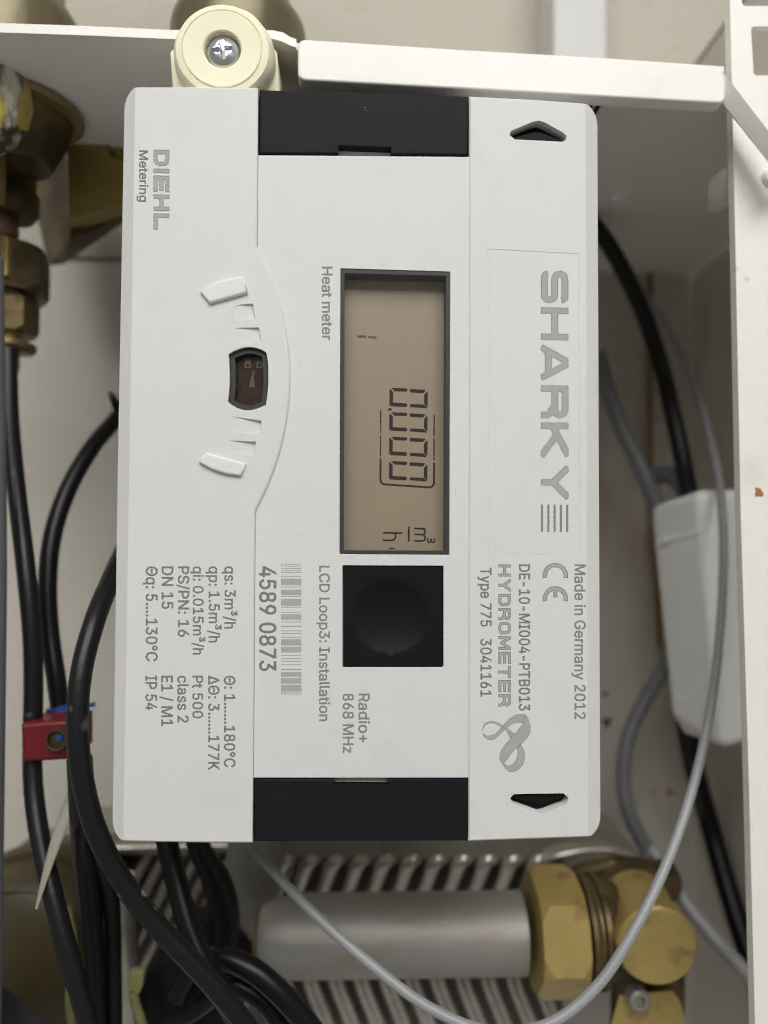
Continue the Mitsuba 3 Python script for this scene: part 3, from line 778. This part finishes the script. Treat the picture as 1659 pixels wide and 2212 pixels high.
# ---------------------------------------------------------------- brass valve and fittings at the left
val = thing('brass_valve', 'tarnished brass valve body hanging under the shelf left of the meter', 'valve')
y0, y1 = 70, 96
fr_ = [(143, 232), (300, 226), (300, 432), (150, 474)]
bk_ = [(66, 236), (300, 222), (300, 458), (256, 470), (169, 506), (137, 571), (104, 574), (66, 400)]
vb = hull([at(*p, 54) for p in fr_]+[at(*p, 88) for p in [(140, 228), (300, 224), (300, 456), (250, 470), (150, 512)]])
shaded_hull = hull([at(*p, 72) for p in [(165, 240), (165, 480), (150, 520)]]+[at(*p, y1-6) for p in bk_]+[at(*p, y1+8) for p in bk_])
obj('shaded_casting', shaded_hull, 'dark_brass', val, smooth=20)  # darker brass paints the shaded left side of the one valve body
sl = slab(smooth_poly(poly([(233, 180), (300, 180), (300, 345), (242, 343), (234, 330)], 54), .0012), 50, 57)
obj('body', vb-man(sl)+man(slab(poly([(244, 190), (300, 190), (300, 334), (248, 334)], 54), 55.5, 62)), 'lit_brass', val, smooth=20)  # lighter brass paints the lit right face of the same valve
wc = at(30, 235, 38)
wc[2] = .0895
obj('washer', lathe([(.006, .0004), (px(125, 38), .0002), (px(138, 38), 0), (px(143, 38), .0005), (px(143, 38), .0014), (.006, .0014)], wc, (.04, 0, 1), 64), 'old_brass', val)
obj('seat_cone', lathe([(0, -.012), (.0075, -.012), (.0115, -.004), (.0125, .0003), (0, .0003)], wc+np.array([.001, .002, 0]), (0, 0, 1), 48), 'dark_brass', val)
obj('stem', lathe([(0, 0), (.0070, 0), (.0082, .002), (.0082, .006), (.0070, .008), (.0070, .020), (0, .020)], at(12, 470, 52), (0.05, 0, 1), 40), 'dark_brass', val)

hj = thing('pipe_joint', 'dark pipe elbow wrapped in glossy hemp sealing at the left edge under the shelf', 'pipe joint')
m = trimesh.creation.icosphere(5, 1.0)
v = m.vertices
n_ = meshkit.fbm(v*3.0+5, 4, 3)-.5
m.vertices = at(-20, 200, 26)+v*np.array([.0090, .0088, .0138])*(1+.22*n_[:, None])
obj('wrap', m, 'hemp_joint', hj, smooth=True)
obj('pipe', tube([(-75, 60, 30), (-70, 130, 30), (-66, 230, 30), (-62, 340, 32), (-60, 430, 36)], [.0075]*5, 8, 28), 'old_brass', hj)

un = thing('brass_union', 'stack of dark brass nuts on a pipe at the left edge above the black cable', 'pipe fitting')
o = at(8, 600, 58)
kk = px(1, 58)
obj('copper_ring', lathe([(0, 0), (36*kk, 0), (41*kk, 10*kk), (44*kk, 40*kk), (30*kk, 62*kk), (0, 64*kk)], at(0, 520, 54), (-.25, -.1, 1), 40), 'copper', un)
obj('nut', hexnut(at(-12, 590, 60), (0, 0, 1), 116*px(1, 60), px(100, 60), (-.35, -1, 0)), 'dark_brass', un, smooth=20)
obj('nut', hexnut(at(-2, 682, 60), (0, 0, 1), 80*px(1, 60), px(82, 60), (-.6, -1, 0)), 'dark_brass', un, smooth=20)
obj('highlight_strip', bevel_hull(poly([(-2, 506), (16, 510), (16, 594), (-2, 594)], 48), 48, 56, .0004), 'brass', un)  # brighter brass strip painted in as the highlight on the nut facet
obj('stem', lathe([(0, 0), (24*kk, 0), (24*kk, 120*kk), (0, 120*kk)], at(16, 800, 58), (0, 0, 1), 32), 'brass', un)
obj('flange', lathe([(0, 0), (50*kk, 6*kk), (58*kk, 14*kk), (56*kk, 26*kk), (24*kk, 34*kk), (0, 34*kk)], at(14, 764, 58), (.12, 0, 1), 40), 'dark_brass', un)
gp = thing('grey_conduit', 'grey vertical conduit at the far left edge', 'conduit')
obj('tube', tube([(-22, 560, 26), (-20, 800, 26), (-16, 1200, 26), (-20, 1600, 26), (-30, 2300, 26)], .0030), 'cable_dull', gp)

# ---------------------------------------------------------------- pump and dark parts at the lower left
pump = thing('pump', 'round olive brown pump housing in the lower left corner', 'pump')
pc = at(40, 2095, 66)
kk = px(1, 66)
obj('housing', lathe([(0, -.002), (70*kk, -.002), (120*kk, -.0005), (150*kk, .0012), (156*kk, .0022), (160*kk, .0012), (182*kk, .004), (194*kk, .010), (190*kk, .034), (0, .034)], pc, (.06, 1, .05), 72), 'pump_olive', pump)
obj('rim', lathe([(150*kk, .012), (206*kk, .012), (212*kk, .015), (206*kk, .019), (150*kk, .019)], pc, (.06, 1, .05), 72), 'pump_olive', pump)
obj('gasket', tube([(146, 1960, 62), (158, 2030, 60), (160, 2085, 58), (150, 2150, 58), (160, 2260, 58)], .0011), 'yellow_green', pump)
dk = thing('control_box', 'black plastic box corner at the bottom left edge', 'box')
obj('case', hull([at(u, v, y) for u, v in ((-60, 2095), (20, 2140), (120, 2235), (120, 2330), (-60, 2330)) for y in (34, 55)]), 'dark_box', dk)
hose = thing('rubber_hose', 'thick black rubber hose end behind the cables at the bottom', 'hose')
hc = at(392, 2182, 47)
obj('hose', lathe([(0, 0), (.0118, 0), (.0132, .0012), (.0136, .004), (.0136, .035), (0, .035)], hc, (.1, 1, -.1), 48), 'cable_dark', hose)

# ---------------------------------------------------------------- cables
def cable(label, mat, pts, r, name='cable', group=None):
    k = obj(name, tube(pts, r), mat)
    labels[k] = {'label': label, 'category': 'cable', **({'group': group} if group else {})}
    return k


cable('thick black cable with pale scuffs running down beside the meter lower left edge', 'cable_black',
      [(330, 1040, 60), (285, 1150, 40), (243, 1245, 22), (205, 1340, 12), (176, 1450, 7), (167, 1560, 5), (176, 1670, 5), (206, 1790, 6), (262, 1900, 8), (340, 2000, 10), (425, 2090, 11), (500, 2175, 12), (590, 2300, 14)], .0022)
cable('black cable hanging along the left edge and through the red clamp', 'cable_black',
      [(18, 735, 55), (22, 900, 48), (36, 1060, 40), (56, 1230, 34), (70, 1380, 32), (72, 1500, 32), (70, 1600, 32), (72, 1700, 30), (88, 1820, 26), (118, 1950, 22), (150, 2070, 20), (182, 2180, 20), (210, 2300, 20)], .0022)
cable('black cable curving from behind the meter to the blue tape', 'cable_dark',
      [(330, 780, 90), (258, 895, 72), (200, 965, 60), (148, 1055, 52), (114, 1155, 47), (103, 1260, 44), (108, 1370, 42), (122, 1470, 40), (134, 1560, 40)], .0023)
cable('stub of a thin black cable poking out at the meter left edge', 'cable_dark', [(238, 848, 60), (244, 860, 60), (252, 880, 62), (270, 920, 66)], [.0007, .0010, .0012, .0014])
cable('black cable with a glossy ridge leaving the meter underside, second from the left', 'cable_dark',
      [(345, 1740, 34), (362, 1825, 30), (385, 1920, 27), (412, 2015, 24), (450, 2100, 22), (500, 2180, 22), (560, 2290, 22)], .0025)
cable('blurred thick black cable leaving the meter underside, third from the left', 'cable_dark',
      [(405, 1740, 44), (430, 1830, 46), (466, 1900, 48), (484, 1970, 50), (482, 2040, 50), (470, 2120, 48)], [.0026, .0028, .0037, .0040, .0040, .0040])
cable('black cable arching down to the bottom edge left of the steel pipe', 'cable_dark',
      [(380, 2150, 34), (420, 2085, 32), (480, 2070, 30), (540, 2092, 28), (600, 2140, 27), (650, 2195, 27), (720, 2290, 27)], .0027)
cable('lower black cable arching under the other arch at the bottom', 'cable_dark',
      [(330, 2230, 38), (420, 2180, 36), (500, 2128, 34), (560, 2155, 33), (610, 2215, 33), (650, 2290, 33)], .0024)
cable('upright black cable in front of the olive pump', 'cable_dark',
      [(172, 1640, 12), (178, 1745, 18), (184, 1850, 33), (196, 1960, 36), (205, 2080, 36), (212, 2290, 36)], [.0026, .0028, .0030, .0026, .0022, .0022])
cable('thin black cable beside the steel corner post', 'cable_dark',
      [(195, 1790, 30), (222, 1860, 34), (238, 1930, 38), (243, 2010, 40), (244, 2110, 40), (246, 2290, 40)], .0021)
cable('thin grey steel-like cable between two black cables at the lower left', 'cable_grey',
      [(222, 1905, 48), (224, 2000, 47), (222, 2110, 46), (224, 2290, 46)], .0022)

cable('long light grey cable looping below the meter and up its right side', 'cable_grey',
      [(470, 1740, 42), (530, 1815, 36), (600, 1893, 30), (690, 1985, 24), (800, 2082, 19), (920, 2172, 15), (1050, 2226, 12), (1180, 2214, 11), (1290, 2130, 12), (1375, 2000, 15), (1440, 1865, 20), (1497, 1700, 28), (1537, 1520, 38),
       (1556, 1350, 48), (1563, 1190, 54), (1556, 1060, 60), (1530, 930, 78), (1490, 810, 98), (1430, 690, 110), (1370, 610, 120), (1320, 560, 126)], .00115)
cable('black cable slanting down right of the meter to the white junction box', 'cable_dark',
      [(1240, 440, 80), (1302, 510, 84), (1350, 590, 88), (1395, 690, 92), (1428, 790, 95), (1452, 890, 88), (1472, 980, 84), (1492, 1080, 82)], .0027)
cable('dull grey cable at the meter right edge bending into the white junction box', 'cable_dull',
      [(1290, 760, 95), (1315, 850, 97), (1345, 930, 96), (1380, 1000, 92), (1410, 1070, 90), (1440, 1130, 90)], .0025)
cable('dark grey cable crossing behind the black one above the junction box', 'cable_dull',
      [(1400, 1035, 98), (1440, 1025, 94), (1470, 1045, 90), (1490, 1090, 88)], .0028)
cable('ochre cable hanging behind the junction box', 'cable_ochre',
      [(1405, 590, 131), (1404, 700, 131), (1404, 850, 131), (1404, 1000, 131), (1412, 1180, 131), (1420, 1290, 131), (1425, 1400, 131)], .0011)
cable('grey cable bowing left below the junction box and on to the lower right', 'cable_dull',
      [(1452, 1350, 100), (1440, 1430, 101), (1395, 1510, 102), (1358, 1590, 98), (1346, 1680, 95), (1360, 1760, 92), (1400, 1840, 90)], .0024)
cable('grey cable running diagonally to the cabinet frame at the lower right', 'cable_grey',
      [(1405, 1830, 88), (1450, 1905, 82), (1500, 1975, 76), (1555, 2040, 70), (1606, 2095, 64), (1660, 2150, 62)], .0022)
cable('black cable running from the junction box down to the lower right corner', 'cable_dark',
      [(1478, 1540, 92), (1500, 1660, 104), (1530, 1770, 112), (1560, 1880, 106), (1590, 1980, 98), (1630, 2100, 88), (1670, 2230, 82)], .0034)

# ---------------------------------------------------------------- junction box at the right
jb = thing('junction_box', 'white plastic junction box with rounded ends hanging right of the meter', 'junction box')
L_ = [(1420, 1100), (1426, 1170), (1470, 1545), (1490, 1575)]
M_ = [(1512, 1070), (1524, 1180), (1555, 1440), (1566, 1602)]
R_ = [(1592, 1068), (1600, 1200), (1606, 1440), (1610, 1590)]
pts = [at(u, v, 86) for u, v in L_]+[at(u, v, 64) for u, v in M_]+[at(u, v, 64.5) for u, v in R_]+[at(u, v, 98) for u, v in L_+R_]
cm_ = np.mean(pts, axis=0)
pts = [p+(cm_-p)*np.array([.14, .10, .045]) for p in pts]
obj('case', hull_spheres(pts, .0032), 'box_white', jb, smooth=50)
for (ua, va), (ub, vb_) in (((1424, 1172), (1512, 1150)), ((1466, 1508), (1550, 1522))):
    obj('seam_rib', tube([(ua, va, 82.5), ((ua+ub)/2, (va+vb_)/2, 73.5), (ub, vb_, 63.5)], .0008, 6, 10), 'box_white', jb)

# ---------------------------------------------------------------- red clamp, blue tape, nylon tie at the left
clamp = thing('cable_clamp', 'dark red rubber clamp around the black cable at the left', 'clamp')
cs = smooth_poly(poly([(43, 1564), (110, 1558), (165, 1556), (165, 1632), (140, 1642), (48, 1648)], 27), .0006)
obj('strap', bevel_hull(cs.convex_hull, 27, 38, .0010), 'red_rubber', clamp)
sc = at(124, 1597, 26)
obj('bolt', lathe([(0, .0002), (.0018, .0002), (.0020, -.0008), (.0024, -.0009), (.0026, 0), (.0026, .0012), (0, .0012)], sc, (0, 1, 0), 36), 'dark_brass', clamp)
obj('bolt_core', lathe([(0, -.0004), (.0008, -.0003), (.0010, .0004), (0, .0004)], sc+np.array([.0004, 0, .0003]), (0, 1, 0), 20), 'blue_tape', clamp)
tp = thing('tape_strip', 'strip of blue tape round the end of a black cable above the red clamp', 'tape')
obj('band', tube([(127, 1524, 40), (131, 1540, 40), (134, 1556, 40)], .0032, 4, 24), 'blue_tape', tp)
obj('tail', sweep([at(140, 1538, 38), at(170, 1530, 36), at(190, 1524, 35), at(205, 1521, 35)], [.0010, .0006, .0006, .0005], 10), 'blue_tape', tp)
tie = thing('cable_tie', 'pale nylon cable tie tail pointing down beside the red clamp', 'cable tie')
ta = [at(*p) for p in ((172, 1690, 31), (158, 1725, 29), (129, 1795, 25), (100, 1885, 21), (78, 1964, 18))]
obj('tail', sweep(spline(ta, 8), [.0021, .0018, .0014, .0008, .00025], 12, .18), 'tie_nylon', tie)
tag_ = thing('wire_marker', 'yellow green tape flag on a wire at the bottom left', 'marker')
obj('flag', bevel_hull(smooth_poly(poly([(280, 2098), (312, 2100), (308, 2130), (300, 2150), (278, 2140), (274, 2118)], 40), .0005).convex_hull, 40, 42, .0004), 'yellow_green', tag_)
obj('wire', tube([(288, 2140, 41), (293, 2170, 41), (305, 2205, 41), (325, 2280, 41)], .0012, 6, 12), 'yellow_green', tag_)
